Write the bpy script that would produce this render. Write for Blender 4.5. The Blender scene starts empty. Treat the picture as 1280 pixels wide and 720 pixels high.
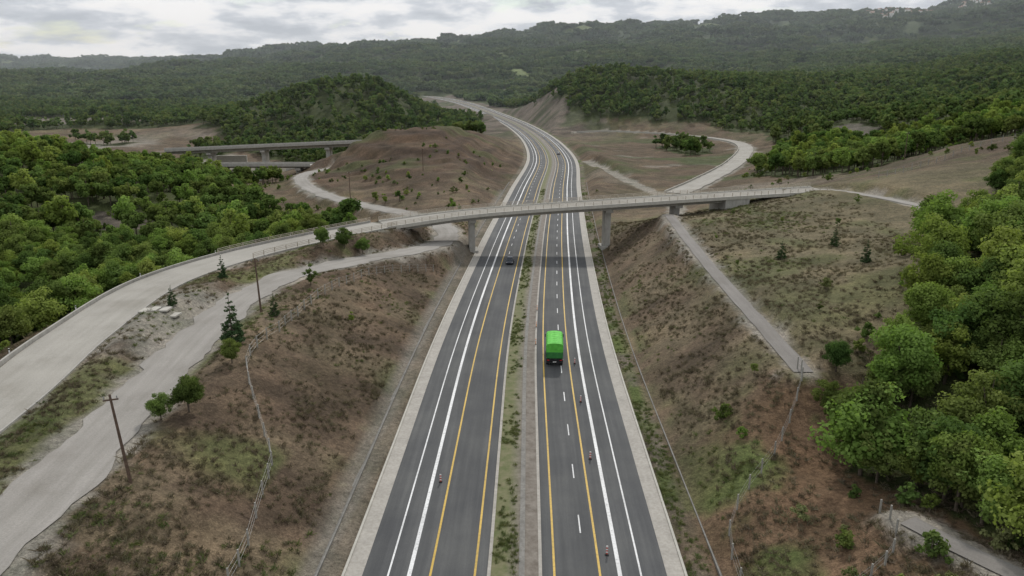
import bpy, math, numpy as np
R=math.radians
rng=np.random.default_rng(7)
SC=bpy.context.scene
# ------------------------------------------------------------ maths
_lat=np.random.default_rng(3).random((256,256))
def vnoise(x,y):
    xi=np.floor(x).astype(int); yi=np.floor(y).astype(int)
    fx=x-xi; fy=y-yi
    fx=fx*fx*(3-2*fx); fy=fy*fy*(3-2*fy)
    a=_lat[xi&255,yi&255]; b=_lat[(xi+1)&255,yi&255]; c=_lat[xi&255,(yi+1)&255]; d=_lat[(xi+1)&255,(yi+1)&255]
    return (a*(1-fx)+b*fx)*(1-fy)+(c*(1-fx)+d*fx)*fy
def fbm(x,y,scale,octv=4,seed=0):
    s=0;a=1;t=0
    for i in range(octv):
        s=s+a*(vnoise(x/scale*2**i+17.3*i+seed*31.7,y/scale*2**i+9.1*i+seed*11.3)*2-1); t+=a; a*=.5
    return s/t
def sst(a,b,x):
    t=np.clip((x-a)/(b-a),0,1); return t*t*(3-2*t)
def hermite(kx,ky):
    kx=np.array(kx,float);ky=np.array(ky,float);m=np.gradient(ky,kx)
    def f(x):
        x=np.asarray(x,float);i=np.clip(np.searchsorted(kx,x)-1,0,len(kx)-2);h=kx[i+1]-kx[i];t=np.clip((x-kx[i])/h,0,1)
        return (2*t**3-3*t*t+1)*ky[i]+(t**3-2*t*t+t)*h*m[i]+(-2*t**3+3*t*t)*ky[i+1]+(t**3-t*t)*h*m[i+1]
    return f
cx=hermite([-200,30,54,74,105,180,300,434,551,744,1000,1290,1500,2200],[1.5,.9,.2,-.6,-1.8,-2.6,-1.8,-.3,-7.3,-31,-82,-168,-250,-560])
zr=hermite([-200,0,400,600,744,1000,1290,1500,2200],[0,0,0,.8,2.4,7.5,19,26,32])
def smooth_path(pts,step=1.5):
    p=np.array(pts,float); P=np.vstack([2*p[0]-p[1],p,2*p[-1]-p[-2]]); out=[]
    for i in range(1,len(P)-2):
        n=max(2,int(np.linalg.norm(P[i+1]-P[i])/step))
        for k in range(n):
            t=k/n; out.append(.5*((2*P[i])+(-P[i-1]+P[i+1])*t+(2*P[i-1]-5*P[i]+4*P[i+1]-P[i+2])*t*t+(-P[i-1]+3*P[i]-3*P[i+1]+P[i+2])*t**3))
    out.append(P[-2]); return np.array(out)
# ------------------------------------------------------------ terrain survey points (x,y,height)
CP=np.array([(-40,60,7),(-60,70,7.5),(-38,110,8),(-60,120,7.5),(-50,155,7.8),(-40,175,7.5),(-68,95,7),
(-82,90,1),(-92,130,-4),(-78,168,-3),(-60,195,-1),(-112,100,-4),(-60,45,6.5),(-30,45,5),(-36,80,8),(-60,10,5),
(-206,288,12),(-138,252,3),(-93,235,-4),(-134,215,0),(-98,149,-4),(-260,330,15),(-300,200,15),(-200,120,2),
(-361,612,-4),(-550,765,4),(-237,467,-9),(-121,474,-7),(-165,390,-7),(-170,340,-4),
(-94,396,19),(-41,419,19),(-66,400,20.5),(-99,310,2),(-50,246,1),(-25,260,4),(-53,308,9),(-80,470,13),(-60,520,8),(-132,370,-2),
(-190,772,46),(-245,790,42),(-300,760,24),(-370,740,5),(-128,790,13),(-102,780,5),(-95,700,3),(-125,860,5),(-150,900,7),(-150,620,-2),(-260,620,-6),(-125,960,3),(-145,1030,5),(-205,1150,9),(-270,1300,15),(-330,1480,22),
(-757,1358,42),(-833,1150,15),(-552,1573,60),(-900,800,10),(-500,1000,5),(-340,1000,5),
(-3500,4700,200),(-2550,4850,195),(-1800,4400,180),(-945,3455,195),(-476,3180,206),(560,3200,270),(1137,3570,300),(1500,3590,334),(2170,3640,388),(50,3200,235),
(-118,1900,91),(-267,1790,75),(-1500,2500,60),(-2200,3000,40),
(-3,850,43),(43,855,56),(93,809,52),(144,711,34),(35,665,3),(119,529,2),(40,450,1),(110,450,1.5),(60,350,0),(60,300,.5),(75,610,3),
(169,610,10),(531,1033,66),(574,936,76),(360,1327,50),(664,2049,120),(203,1820,100),(202,530,19),(190,440,8),(101,303,6),(71,305,2),(300,700,25),(200,1100,30),(330,500,30),
(110,258,13),(130,249,22),(144,240,26),(150,310,15),(180,240,34),(73,205,14.3),(84,148,16),(41,122,11),(52,113,13),(60,105,15),(48,187,11),(60,230,6),(95,225,15),
(31,174,10),(31,82,8),(30,130,9.5),(30,60,4),(22,50,2),(29,45,5.5),(40,48,6),(36,72,4),(50,62,9),(60,80,13),(45,95,10.5),(80,100,17),(90,60,18),(120,150,23),(150,80,28),
(25,210,3),(30,250,1),(-20,30,1),
(0,-200,0),(-300,-100,10),(300,-100,45),(-3500,8000,60),(0,7000,60),(3500,7000,200),(5500,3000,350),(-5500,3000,150),(2000,1500,230),(1200,600,130),(-1500,500,40),(600,300,90),(300,250,50)],float)
C0=14.
A=np.sqrt(((CP[:,None,:2]-CP[None,:,:2])**2).sum(-1)+C0**2)
n_=len(CP);M=np.zeros((n_+1,n_+1));M[:n_,:n_]=A;M[n_,:n_]=1;M[:n_,n_]=1
W=np.linalg.solve(M,np.append(CP[:,2],0))
def rbf(x,y):
    s=np.full(x.shape,W[-1])
    for i in range(n_): s+=W[i]*np.sqrt((x-CP[i,0])**2+(y-CP[i,1])**2+C0**2)
    return s
RAMP=smooth_path([(-50,30,6.5),(-54,50,7),(-57,70,7.5),(-62,91,7.5),(-65.5,118,7.6),(-60,140,7.8),(-49.5,159,8),(-39,174,8.2)])
BRG=smooth_path([(-39,174,8.2),(-24,181.5,9.4),(-7,184.5,10.7),(16,187,12.1),(42,192,13.3),(58,195.5,13.9),(73,199,14.4)],1.0)
LOW=smooth_path([(-38,20,6),(-39,47,6.8),(-40.4,58.4,7),(-43.7,79,7.2),(-46.6,102,7.4),(-46,124,7.4),(-38.7,139,6.8),(-29.5,159,5),(-25,180,3.2),(-29,205,2),(-42,228,1.5),(-70,256,1),(-97,292,1.2),(-115,335,1.5),(-114,385,0),(-104,430,-1)])
SERV=smooth_path([(30.6,180,10.3),(30.8,174,10.1),(30.8,130,9.4),(32.5,82,8.1)])
UPR=smooth_path([(66,198,14.2),(73,199,14.4),(79,185,15),(82,165,15.6),(84,148,16),(90,125,17)])
PLT=smooth_path([(20,668,3.5),(50,662,4.5),(95,620,4.5),(126,560,3.8),(128,504,2.6),(100,410,1.4),(70,335,.8),(50,290,.6)],4)
PL2=smooth_path([(20,420,.6),(35,330,.5),(45,270,.8),(40,225,2)],3)
BRP=smooth_path([(32.5,55,5.8),(35.5,50,6),(38,46.5,6.2),(42,41,6.4)])
CARV=[(RAMP,4.8,3),(LOW,3.8,3.5),(SERV,1.7,2),(UPR,2.4,3),(PLT,5.5,9),(PL2,2.5,5),(BRP,1.4,2)]
def pdist(x,y,path):
    D=np.full(x.shape,1e9);Z=np.zeros(x.shape)
    for a,b in zip(path[:-1],path[1:]):
        vx,vy=b[0]-a[0],b[1]-a[1];L=vx*vx+vy*vy+1e-9
        t=np.clip(((x-a[0])*vx+(y-a[1])*vy)/L,0,1)
        d=np.hypot(x-a[0]-t*vx,y-a[1]-t*vy);m=d<D
        D=np.where(m,d,D);Z=np.where(m,a[2]+t*(b[2]-a[2]),Z)
    return D,Z
def lat(x,y):
    sl=(cx(y+2)-cx(y-2))/4
    return (x-cx(y))/np.sqrt(1+sl*sl)
def H(x,y):
    x=np.asarray(x,float);y=np.asarray(y,float);sh=x.shape;x=x.ravel();y=y.ravel()
    dd=lat(x,y);d=np.abs(dd)+sst(1530,1700,y)*600;z0=zr(y)
    dist=np.hypot(x,y);off=sst(60,320,np.abs(dd)+sst(1600,1900,y)*600)
    rid=1-np.abs(fbm(x,y,330,3,8))*2.4
    N=rbf(x,y)+fbm(x,y,420,4,1)*45*sst(900,3200,dist)*off+rid*(8*sst(600,1100,dist)+34*sst(1300,3000,dist))*off+fbm(x,y,60,4,2)*4*sst(25,90,d)*sst(120,500,dist)+fbm(x,y,14,3,3)*.6*sst(19,32,d)
    e=np.maximum(d-17.2,0)
    s=np.where(dd<0,.46,.62);far=sst(560,720,y);s=s*(1-far)+1.0*far
    up=z0+e*s;lo=z0-e*.5
    k=1.6;hh=np.clip(.5+.5*(up-N)/k,0,1);h=up*(1-hh)+N*hh-k*hh*(1-hh)
    h=np.maximum(h,lo);h=np.where(e<=0,z0,h)
    rough=sst(0,4,e)
    h=h+fbm(x,y,4,3,5)*.28*rough+fbm(x*.35,y,1.6,2,6)*.10*rough-np.abs(fbm(x*.25,y,3.5,2,16))*.55*rough*sst(3,9,e)*(1-sst(30,60,d))
    md=np.exp(-(((x+70)/60)**2+((y-380)/110)**2)**2)*(dd<-16);h=h-md*rough*np.abs(fbm(x*.5,y,14,3,17))*4.5+md*rough*.8*np.sin(h*1.1)
    h=np.where(d<14.9,z0-.35,h)
    for path,hw,bl in CARV:
        m=(x>path[:,0].min()-hw-bl)&(x<path[:,0].max()+hw+bl)&(y>path[:,1].min()-hw-bl)&(y<path[:,1].max()+hw+bl)&(d>15)
        if m.any():
            D,Zp=pdist(x[m],y[m],path);w=1-sst(hw,hw+bl,D);h[m]=h[m]*(1-w)+(Zp-.12)*w
    return h.reshape(sh)
def hz(x,y): return float(H(np.array([x]),np.array([y]))[0])
BARE=[(-66,-60),(-70,70),(-77,100),(-80,122),(-74,148),(-62,170),(-50,192),(-68,215),(-114,275),(-146,315),(-225,335),(-265,400),(-345,465),(-450,560),(-500,690),(-340,700),(-240,575),(-170,500),(-115,540),(-75,620),(-72,760),(-130,960),(-215,1200),(-320,1500),(-210,1500),(-60,1000),(0,880),(2,840),(12,760),(22,705),(70,690),(122,645),(155,570),(150,490),(122,410),(90,330),(95,285),(108,268),(150,262),(165,245),(145,215),(118,190),(97,165),(88,142),(70,135),(58,108),(46,92),(38,80),(33,68),(38,52),(50,30),(60,-60)]
def inside(x,y,poly):
    r=np.zeros(x.shape,bool);n=len(poly)
    for i in range(n):
        x1,y1=poly[i];x2,y2=poly[(i+1)%n]
        if y1==y2: continue
        c=((y1>y)!=(y2>y))&(x<(x2-x1)*(y-y1)/(y2-y1)+x1);r^=c
    return r
def clearing(x,y):
    dist=np.hypot(x,y)
    c=(fbm(x,y,170,3,21)>.47)&(dist>1100)
    c|=np.hypot((x+136)/17,(y-218)/10)+fbm(x,y,8,2,22)*.4<1
    c|=np.hypot((x+550)/110,(y-765)/50)+fbm(x,y,60,2,23)*.4<1
    c|=np.hypot((x-196)/13,(y-480)/55)+fbm(x,y,20,2,24)*.4<1
    c|=np.hypot((x+640)/90,(y-1180)/60)+fbm(x,y,60,2,25)*.4<1
    return c
def forest(x,y):
    d=np.hypot(x,y);w=1.5+sst(200,900,d)*14
    b=inside(x+fbm(x,y,18,2,31)*w,y+fbm(x,y,18,2,32)*w,BARE)
    isl=(d>260)&(fbm(x,y,45,3,33)>.36)&(np.abs(lat(x,y))>45)&(np.hypot((x+60)/70,(y-390)/110)>1)&(y<760)&(x<0)
    isl|=(np.hypot((x-88)/20,(y-500)/45)+fbm(x,y,15,2,34)*.5<.8)
    return (isl|~b)&(~clearing(x,y))&((np.abs(lat(x,y))>32)|(y>1560))
# ------------------------------------------------------------ node helpers
def newmat(name):
    m=bpy.data.materials.new(name);m.use_nodes=True;nt=m.node_tree;nt.nodes.clear()
    o=nt.nodes.new('ShaderNodeOutputMaterial');return m,nt,o
def N(nt,t,**kw):
    n=nt.nodes.new(t)
    for k,v in kw.items(): setattr(n,k,v)
    return n
def ramp(nt,fac,stops,interp='LINEAR'):
    r=nt.nodes.new('ShaderNodeValToRGB');r.color_ramp.interpolation=interp
    e=r.color_ramp.elements
    while len(e)<len(stops): e.new(.5)
    for q,(p,c) in zip(e,stops): q.position=p;q.color=(*c,1) if len(c)==3 else c
    nt.links.new(fac,r.inputs[0]);return r.outputs[0]
def mixc(nt,a,b,f,mode='MIX'):
    n=nt.nodes.new('ShaderNodeMix');n.data_type='RGBA';n.blend_type=mode
    for s,v in ((n.inputs[0],f),(n.inputs[6],a),(n.inputs[7],b)):
        if hasattr(v,'is_linked'): nt.links.new(v,s)
        else: s.default_value=v if not isinstance(v,tuple) else ((*v,1) if len(v)==3 else v)
    return n.outputs[2]
def noise(nt,vec,scale,detail=4,rough=.55):
    n=N(nt,'ShaderNodeTexNoise');n.inputs['Scale'].default_value=scale;n.inputs['Detail'].default_value=detail;n.inputs['Roughness'].default_value=rough
    nt.links.new(vec,n.inputs['Vector']);return n.outputs['Fac']
def pos(nt): return N(nt,'ShaderNodeNewGeometry').outputs['Position']
def princ(nt,o,col,rough=.85,bump=None,bs=.3,bd=.05,spec=.3,metal=0):
    p=N(nt,'ShaderNodeBsdfPrincipled');p.inputs['Roughness'].default_value=rough;p.inputs['Specular IOR Level'].default_value=spec;p.inputs['Metallic'].default_value=metal
    if hasattr(col,'is_linked'): nt.links.new(col,p.inputs['Base Color'])
    else:p.inputs['Base Color'].default_value=(*col,1)
    if bump is not None:
        b=N(nt,'ShaderNodeBump');b.inputs['Strength'].default_value=bs;b.inputs['Distance'].default_value=bd
        nt.links.new(bump,b.inputs['Height']);nt.links.new(b.outputs[0],p.inputs['Normal'])
    nt.links.new(p.outputs[0],o.inputs[0]);return p
def simple(name,col,rough=.6,var=.15,scale=1.5,spec=.3,metal=0):
    m,nt,o=newmat(name);P=pos(nt);f=noise(nt,P,scale,5)
    c=ramp(nt,f,[(.3,tuple(v*(1-var) for v in col)),(.7,tuple(min(1,v*(1+var)) for v in col))])
    princ(nt,o,c,rough,f,.2,.01,spec,metal);return m
def ground_mat():
    m,nt,o=newmat('ground');P=pos(nt)
    at=N(nt,'ShaderNodeAttribute',attribute_name='Col')
    f1=noise(nt,P,1.7,6,.7);f2=noise(nt,P,.22,5,.6);f3=noise(nt,P,6.,3,.7);f4=noise(nt,P,.05,6,.7)
    k=ramp(nt,f1,[(.30,(.60,.58,.57)),(.5,(.97,.96,.95)),(.72,(1.45,1.43,1.38))])
    c=mixc(nt,at.outputs['Color'],k,1.0,'MULTIPLY')
    k2=ramp(nt,f2,[(.3,(.74,.76,.72)),(.7,(1.26,1.22,1.18))]);c=mixc(nt,c,k2,1.0,'MULTIPLY')
    k3=ramp(nt,f3,[(.35,(.72,.72,.72)),(.65,(1.22,1.22,1.22))]);c=mixc(nt,c,k3,1.0,'MULTIPLY')
    k4=ramp(nt,f4,[(.36,(.72,.76,.70)),(.5,(1,1,1)),(.64,(1.22,1.18,1.14))]);c=mixc(nt,c,k4,1.0,'MULTIPLY')
    princ(nt,o,c,.95,f1,.9,.35,.1);return m
def asphalt_mat():
    m,nt,o=newmat('asphalt');uv=N(nt,'ShaderNodeUVMap').outputs[0]
    mp=N(nt,'ShaderNodeMapping');nt.links.new(uv,mp.inputs[0]);mp.inputs['Scale'].default_value=(1,.03,1)
    st=noise(nt,mp.outputs[0],1.1,5,.65)
    P=pos(nt);f=noise(nt,P,.12,5,.6);g=noise(nt,P,14,3,.7)
    c=ramp(nt,st,[(.25,(.070,.072,.073)),(.5,(.089,.091,.091)),(.75,(.118,.119,.117))])
    c=mixc(nt,c,ramp(nt,f,[(.35,(.86,.86,.88)),(.65,(1.14,1.13,1.11))]),1.0,'MULTIPLY')
    c=mixc(nt,c,ramp(nt,g,[(.35,(.88,.88,.88)),(.65,(1.12,1.12,1.12))]),1.0,'MULTIPLY')
    vo=N(nt,'ShaderNodeTexVoronoi');mp2=N(nt,'ShaderNodeMapping');nt.links.new(uv,mp2.inputs[0]);mp2.inputs['Scale'].default_value=(.26,.02,1)
    nt.links.new(mp2.outputs[0],vo.inputs['Vector']);vo.inputs['Scale'].default_value=1
    vo.distance='CHEBYCHEV'
    c=mixc(nt,c,ramp(nt,vo.outputs['Color'],[(0,(.9,.9,.9)),(1,(1.08,1.08,1.08))]),.8,'MULTIPLY')
    princ(nt,o,c,.85,g,.15,.01,.15);return m
def paint_mat(name,col):
    m,nt,o=newmat(name);P=pos(nt);f=noise(nt,P,3.5,6,.75);g=noise(nt,P,.15,3,.5)
    c=ramp(nt,f,[(.30,tuple(v*.45 for v in col)),(.5,tuple(v*.9 for v in col)),(.8,col)])
    c=mixc(nt,c,ramp(nt,g,[(.35,(.78,.78,.78)),(.6,(1,1,1))]),1.0,'MULTIPLY')
    princ(nt,o,c,.6);return m
def gravelroad_mat(name,a,b):
    m,nt,o=newmat(name);uv=N(nt,'ShaderNodeUVMap').outputs[0]
    mp=N(nt,'ShaderNodeMapping');nt.links.new(uv,mp.inputs[0]);mp.inputs['Scale'].default_value=(1,.05,1)
    st=noise(nt,mp.outputs[0],.9,5,.65);P=pos(nt);f=noise(nt,P,.12,6,.6);g=noise(nt,P,7,4,.7)
    c=ramp(nt,st,[(.3,a),(.7,b)])
    c=mixc(nt,c,ramp(nt,f,[(.3,(.80,.79,.77)),(.5,(.97,.97,.97)),(.7,(1.08,1.08,1.08))]),1.0,'MULTIPLY')
    c=mixc(nt,c,ramp(nt,g,[(.35,(.88,.88,.88)),(.65,(1.1,1.1,1.1))]),1.0,'MULTIPLY')
    princ(nt,o,c,.9,g,.4,.05,.15);return m
def concrete_mat(name,col,dirt=.5):
    m,nt,o=newmat(name);P=pos(nt);f=noise(nt,P,.6,6,.7)
    mp=N(nt,'ShaderNodeMapping');nt.links.new(P,mp.inputs[0]);mp.inputs['Scale'].default_value=(3,3,.35)
    s=noise(nt,mp.outputs[0],1,4,.6)
    c=ramp(nt,f,[(.3,tuple(v*(1-.45*dirt) for v in col)),(.6,col),(.8,tuple(v*1.1 for v in col))])
    c=mixc(nt,c,ramp(nt,s,[(.4,(.72,.71,.69)),(.6,(1,1,1))]),dirt,'MULTIPLY')
    princ(nt,o,c,.85,f,.25,.03,.2);return m
def foliage_mat(name,dark,mid,light,trans=.3):
    m,nt,o=newmat(name)
    at=N(nt,'ShaderNodeAttribute',attribute_name='tone').outputs['Fac'];oi=N(nt,'ShaderNodeObjectInfo').outputs['Random']
    P=pos(nt);n1=noise(nt,P,.02,4,.6)
    a=N(nt,'ShaderNodeMath',operation='MULTIPLY_ADD');nt.links.new(at,a.inputs[0]);a.inputs[1].default_value=.42
    b=N(nt,'ShaderNodeMath',operation='MULTIPLY_ADD');nt.links.new(oi,b.inputs[0]);b.inputs[1].default_value=.46
    c=N(nt,'ShaderNodeMath',operation='MULTIPLY_ADD');nt.links.new(n1,c.inputs[0]);c.inputs[1].default_value=.9;c.inputs[2].default_value=-.32
    nt.links.new(c.outputs[0],b.inputs[2]);nt.links.new(b.outputs[0],a.inputs[2])
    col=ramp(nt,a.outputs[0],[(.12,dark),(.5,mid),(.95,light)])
    hs=N(nt,'ShaderNodeHueSaturation');mr=N(nt,'ShaderNodeMapRange');w=N(nt,'ShaderNodeMath',operation='FRACT');w2=N(nt,'ShaderNodeMath',operation='MULTIPLY');w2.inputs[1].default_value=17.3
    nt.links.new(oi,w2.inputs[0]);nt.links.new(w2.outputs[0],w.inputs[0]);nt.links.new(w.outputs[0],mr.inputs[0]);mr.inputs[3].default_value=.478;mr.inputs[4].default_value=.522
    hs.inputs['Saturation'].default_value=.95
    nt.links.new(mr.outputs[0],hs.inputs['Hue']);nt.links.new(col,hs.inputs['Color']);col=hs.outputs[0]
    d=N(nt,'ShaderNodeBsdfDiffuse');t=N(nt,'ShaderNodeBsdfTranslucent');nt.links.new(col,d.inputs[0])
    tc=mixc(nt,col,(1.1,1.2,.7),1.0,'MULTIPLY');nt.links.new(tc,t.inputs[0])
    mx=N(nt,'ShaderNodeMixShader');mx.inputs[0].default_value=trans;nt.links.new(d.outputs[0],mx.inputs[1]);nt.links.new(t.outputs[0],mx.inputs[2]);nt.links.new(mx.outputs[0],o.inputs[0]);return m
GM=ground_mat();ASP=asphalt_mat();WH=paint_mat('white_paint',(.76,.76,.75));YE=paint_mat('yellow_paint',(.60,.39,.06))
RAMPM=gravelroad_mat('ramp_surface',(.30,.285,.25),(.36,.34,.305));TRK=gravelroad_mat('gravel_track',(.245,.23,.205),(.32,.30,.275));SRV=gravelroad_mat('service_path_surface',(.19,.175,.16),(.25,.235,.215))
CON=concrete_mat('concrete',(.40,.385,.35));CONP=concrete_mat('concrete_pale',(.46,.44,.39),.35);CHAN=concrete_mat('channel_concrete',(.24,.23,.21),.7);GUT=concrete_mat('gutter_concrete',(.40,.375,.335),.5);FPOST=concrete_mat('fence_post_concrete',(.34,.325,.29),.4)
FOL=foliage_mat('foliage',(.030,.055,.014),(.095,.145,.036),(.20,.265,.068),.35)
FOLY=foliage_mat('foliage_bright',(.075,.12,.024),(.18,.25,.05),(.28,.36,.09),.38)
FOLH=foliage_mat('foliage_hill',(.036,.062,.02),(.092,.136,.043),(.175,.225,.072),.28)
FOLD=foliage_mat('foliage_distant_hazed',(.036,.060,.026),(.088,.128,.052),(.16,.205,.08),.2)  # aerial haze painted into the leaf colour: bluer green for far groves
FOLZ=foliage_mat('foliage_horizon_hazed',(.05,.074,.045),(.09,.122,.068),(.14,.178,.09),.15)  # stronger haze tint painted into the leaves of the skyline groves
FOLP=foliage_mat('foliage_pine',(.014,.032,.014),(.038,.072,.028),(.08,.12,.05),.1)
DRY=foliage_mat('dry_weeds',(.075,.060,.043),(.145,.120,.083),(.235,.20,.138),.2)
GRS=foliage_mat('grass_blades',(.07,.085,.03),(.13,.155,.055),(.20,.22,.095),.2)
BARK=simple('bark',(.10,.08,.06),.9,.3,4)
STEEL=simple('galvanised_steel',(.30,.30,.29),.5,.15,3,.5,.3);WOOD=simple('pole_wood',(.11,.075,.055),.9,.3,3)
WHT=simple('white_plastic',(.75,.74,.72),.5,.08);RED=simple('red_plastic',(.5,.06,.04),.5,.1);ORG=simple('orange_plastic',(.70,.22,.04),.5,.1);RUB=simple('rubber',(.03,.03,.03),.8,.2)
# ------------------------------------------------------------ mesh helpers
def link(ob): SC.collection.objects.link(ob);return ob
def npmesh(name,V,F,mats,mi=None,attrs=None,smooth=False):
    V=np.asarray(V,float);F=np.asarray(F,int)
    me=bpy.data.meshes.new(name);me.vertices.add(len(V));me.vertices.foreach_set('co',V.astype('f').ravel())
    k=F.shape[1];me.loops.add(F.size);me.loops.foreach_set('vertex_index',F.astype('i').ravel())
    me.polygons.add(len(F));me.polygons.foreach_set('loop_start',np.arange(0,F.size,k,dtype='i'))
    for m in mats: me.materials.append(m)
    if mi is not None: me.polygons.foreach_set('material_index',np.asarray(mi,'i'))
    me.update()
    if attrs is not None:
        for nm,(typ,arr) in attrs.items():
            a=me.attributes.new(nm,typ,'POINT')
            a.data.foreach_set('color' if 'COLOR' in typ else 'value',np.asarray(arr,'f').ravel())
    if smooth: me.polygons.foreach_set('use_smooth',np.ones(len(F),bool))
    return me
class MB:
    def __init__(s): s.v=[];s.f=[];s.m=[]
    def add(s,V,F,mi):
        o=len(s.v);s.v+=[tuple(map(float,q)) for q in V];s.f+=[tuple(i+o for i in q) for q in F];s.m+=[mi]*len(F)
    def box(s,c,sz,mi=0,rz=0,top=(1,1)):
        x,y,z=[q/2 for q in sz];V=[]
        for dz,k in ((-z,(1,1)),(z,top)):
            for dx,dy in ((-x,-y),(x,-y),(x,y),(-x,y)):
                a=dx*k[0];b=dy*k[1];V.append((c[0]+a*math.cos(rz)-b*math.sin(rz),c[1]+a*math.sin(rz)+b*math.cos(rz),c[2]+dz))
        s.add(V,[(3,2,1,0),(4,5,6,7),(0,1,5,4),(1,2,6,5),(2,3,7,6),(3,0,4,7)],mi)
    def cyl(s,c,r,h,axis='z',n=14,mi=0,r2=None):
        r2=r if r2 is None else r2;V=[]
        for k,rr in ((-h/2,r),(h/2,r2)):
            for i in range(n):
                a=2*math.pi*i/n;p,q=rr*math.cos(a),rr*math.sin(a)
                V.append({'z':(c[0]+p,c[1]+q,c[2]+k),'x':(c[0]+k,c[1]+p,c[2]+q),'y':(c[0]+p,c[1]+k,c[2]+q)}[axis])
        s.add(V,[(i,(i+1)%n,n+(i+1)%n,n+i) for i in range(n)]+[tuple(range(n))[::-1],tuple(range(n,2*n))],mi)
    def loft(s,rings,mi=0,cap=True,closed=True):
        n=len(rings[0]);V=[p for r in rings for p in r];F=[]
        for k in range(len(rings)-1):
            for i in range(n if closed else n-1): F.append((k*n+i,k*n+(i+1)%n,(k+1)*n+(i+1)%n,(k+1)*n+i))
        if cap and closed: F+=[tuple(range(n))[::-1],tuple(range((len(rings)-1)*n,len(rings)*n))]
        s.add(V,F,mi)
    def tube(s,a,b,r,mi=0,n=6):
        a=np.array(a,float);b=np.array(b,float);d=b-a;d/=np.linalg.norm(d)+1e-9
        u=np.cross(d,(0,0,1) if abs(d[2])<.9 else (1,0,0));u/=np.linalg.norm(u);w=np.cross(d,u)
        s.loft([[p+r*(math.cos(t)*u+math.sin(t)*w) for t in np.arange(n)*2*math.pi/n] for p in (a,b)],mi)
    def sweep(s,path,prof,mi=0):
        T=np.gradient(path[:,:2],axis=0);T/=np.linalg.norm(T,axis=1)[:,None];Nn=np.stack([T[:,1],-T[:,0]],1)
        s.loft([[(p[0]+n[0]*a,p[1]+n[1]*a,p[2]+b) for a,b in prof] for p,n in zip(path,Nn)],mi)
    def mesh(s,name,mats,smooth=False):
        me=bpy.data.meshes.new(name);me.from_pydata(s.v,[],s.f)
        for m in mats: me.materials.append(m)
        me.polygons.foreach_set('material_index',np.array(s.m,'i'))
        if smooth: me.polygons.foreach_set('use_smooth',np.ones(len(s.f),bool))
        me.update();return me
    def obj(s,name,mats,loc=(0,0,0),rz=0,parent=None,smooth=False,bevel=0):
        ob=link(bpy.data.objects.new(name,s.mesh(name,mats,smooth)));ob.location=loc;ob.rotation_euler=(0,0,rz)
        if parent: ob.parent=parent
        if bevel:
            b=ob.modifiers.new('bevel','BEVEL');b.width=bevel;b.segments=2;b.limit_method='ANGLE'
        return ob
# ------------------------------------------------------------ ground
def growc(step,start,end,g):
    o=[];v=start
    while v<end: o.append(v);v+=step;step*=g
    return o
xs=np.arange(-95,95.5,.9);r=np.array(growc(1.0,xs[-1]+1,6000,1.03));xs=np.concatenate([-r[::-1],xs,r])
ys=np.concatenate([np.arange(-60,36,6),np.array(list(np.arange(36,230,.9))+growc(1.0,230,8000,1.012))])
X,Y=np.meshgrid(xs,ys);Z=H(X,Y);ny,nx=X.shape
def lerp3(a,b,w): return a*(1-w[...,None])+np.array(b)*w[...,None]
dd=lat(X,Y);dabs=np.abs(dd);dist=np.hypot(X,Y)
n1=fbm(X,Y,9,4,41);n2=fbm(X,Y,3,3,42);n3=fbm(X,Y,40,3,43)
col=np.zeros(X.shape+(3,))+np.array((.134,.103,.074))
col=lerp3(col,(.172,.143,.098),sst(-.15,.35,n1+.4*n2)*.75)
col=lerp3(col,(.088,.067,.050),sst(.05,.5,-n1+.5*n2)*.75)
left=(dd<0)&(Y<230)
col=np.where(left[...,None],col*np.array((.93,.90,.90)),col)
col=lerp3(col,(.088,.103,.042),sst(.2,.5,n3+.5*n1)*.5*sst(0,1,dist/100))
fld=sst(31,36,X)*sst(84,100,Y)*(1-sst(195,215,Y))*(Y<220)
col=lerp3(col,(.158,.142,.090),fld*.7);col=lerp3(col,(.10,.11,.05),fld*sst(.0,.4,n1)*.65)
md=np.exp(-(((X+70)/62)**2+((Y-390)/112)**2)**2)*(dd<-16)
col=lerp3(col,(.108,.075,.053),md*.92);col=lerp3(col,(.064,.046,.035),md*sst(-.1,.3,fbm(X*.5,Y,12,3,44))*.8)
col=lerp3(col,(.056,.041,.032),md*sst(.3,.9,np.sin(Z*1.1+n3*2))*.6)
col=lerp3(col,(.072,.086,.036),md*sst(.1,.45,fbm(X,Y,22,3,45)+.2*(Z>15))*.75)
bh=np.exp(-(((X-128)/45)**2+((Y-235)/38)**2)**2)
col=lerp3(col,(.096,.073,.055),bh*.85);col=lerp3(col,(.08,.09,.04),bh*sst(-.1,.3,n1)*.7)
qr=np.exp(-(((X+310)/150)**2+((Y-530)/120)**2)**2)
col=lerp3(col,(.125,.096,.072),qr);col=lerp3(col,(.26,.248,.225),qr*sst(-.15,.1,fbm(X,Y,60,4,46)))
pt=np.exp(-(((X-80)/75)**2+((Y-460)/200)**2)**2)*(dd>16)
col=lerp3(col,(.102,.078,.056),pt*.9);col=lerp3(col,(.22,.20,.175),pt*sst(.30,.42,fbm(X,Y,25,3,47))*.7);col=lerp3(col,(.062,.082,.032),pt*sst(-.05,.25,fbm(X,Y,35,3,48))*.85)
fc=sst(600,700,Y)*(1-sst(1500,1600,Y))*(dabs<70)
col=lerp3(col,(.15,.130,.112),fc*.9);col=lerp3(col,(.085,.07,.058),fc*sst(-.1,.4,fbm(X*.4,Y,15,3,49)));col=lerp3(col,(.06,.078,.035),fc*sst(.0,.35,fbm(X,Y,30,3,52))*.75)
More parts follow.
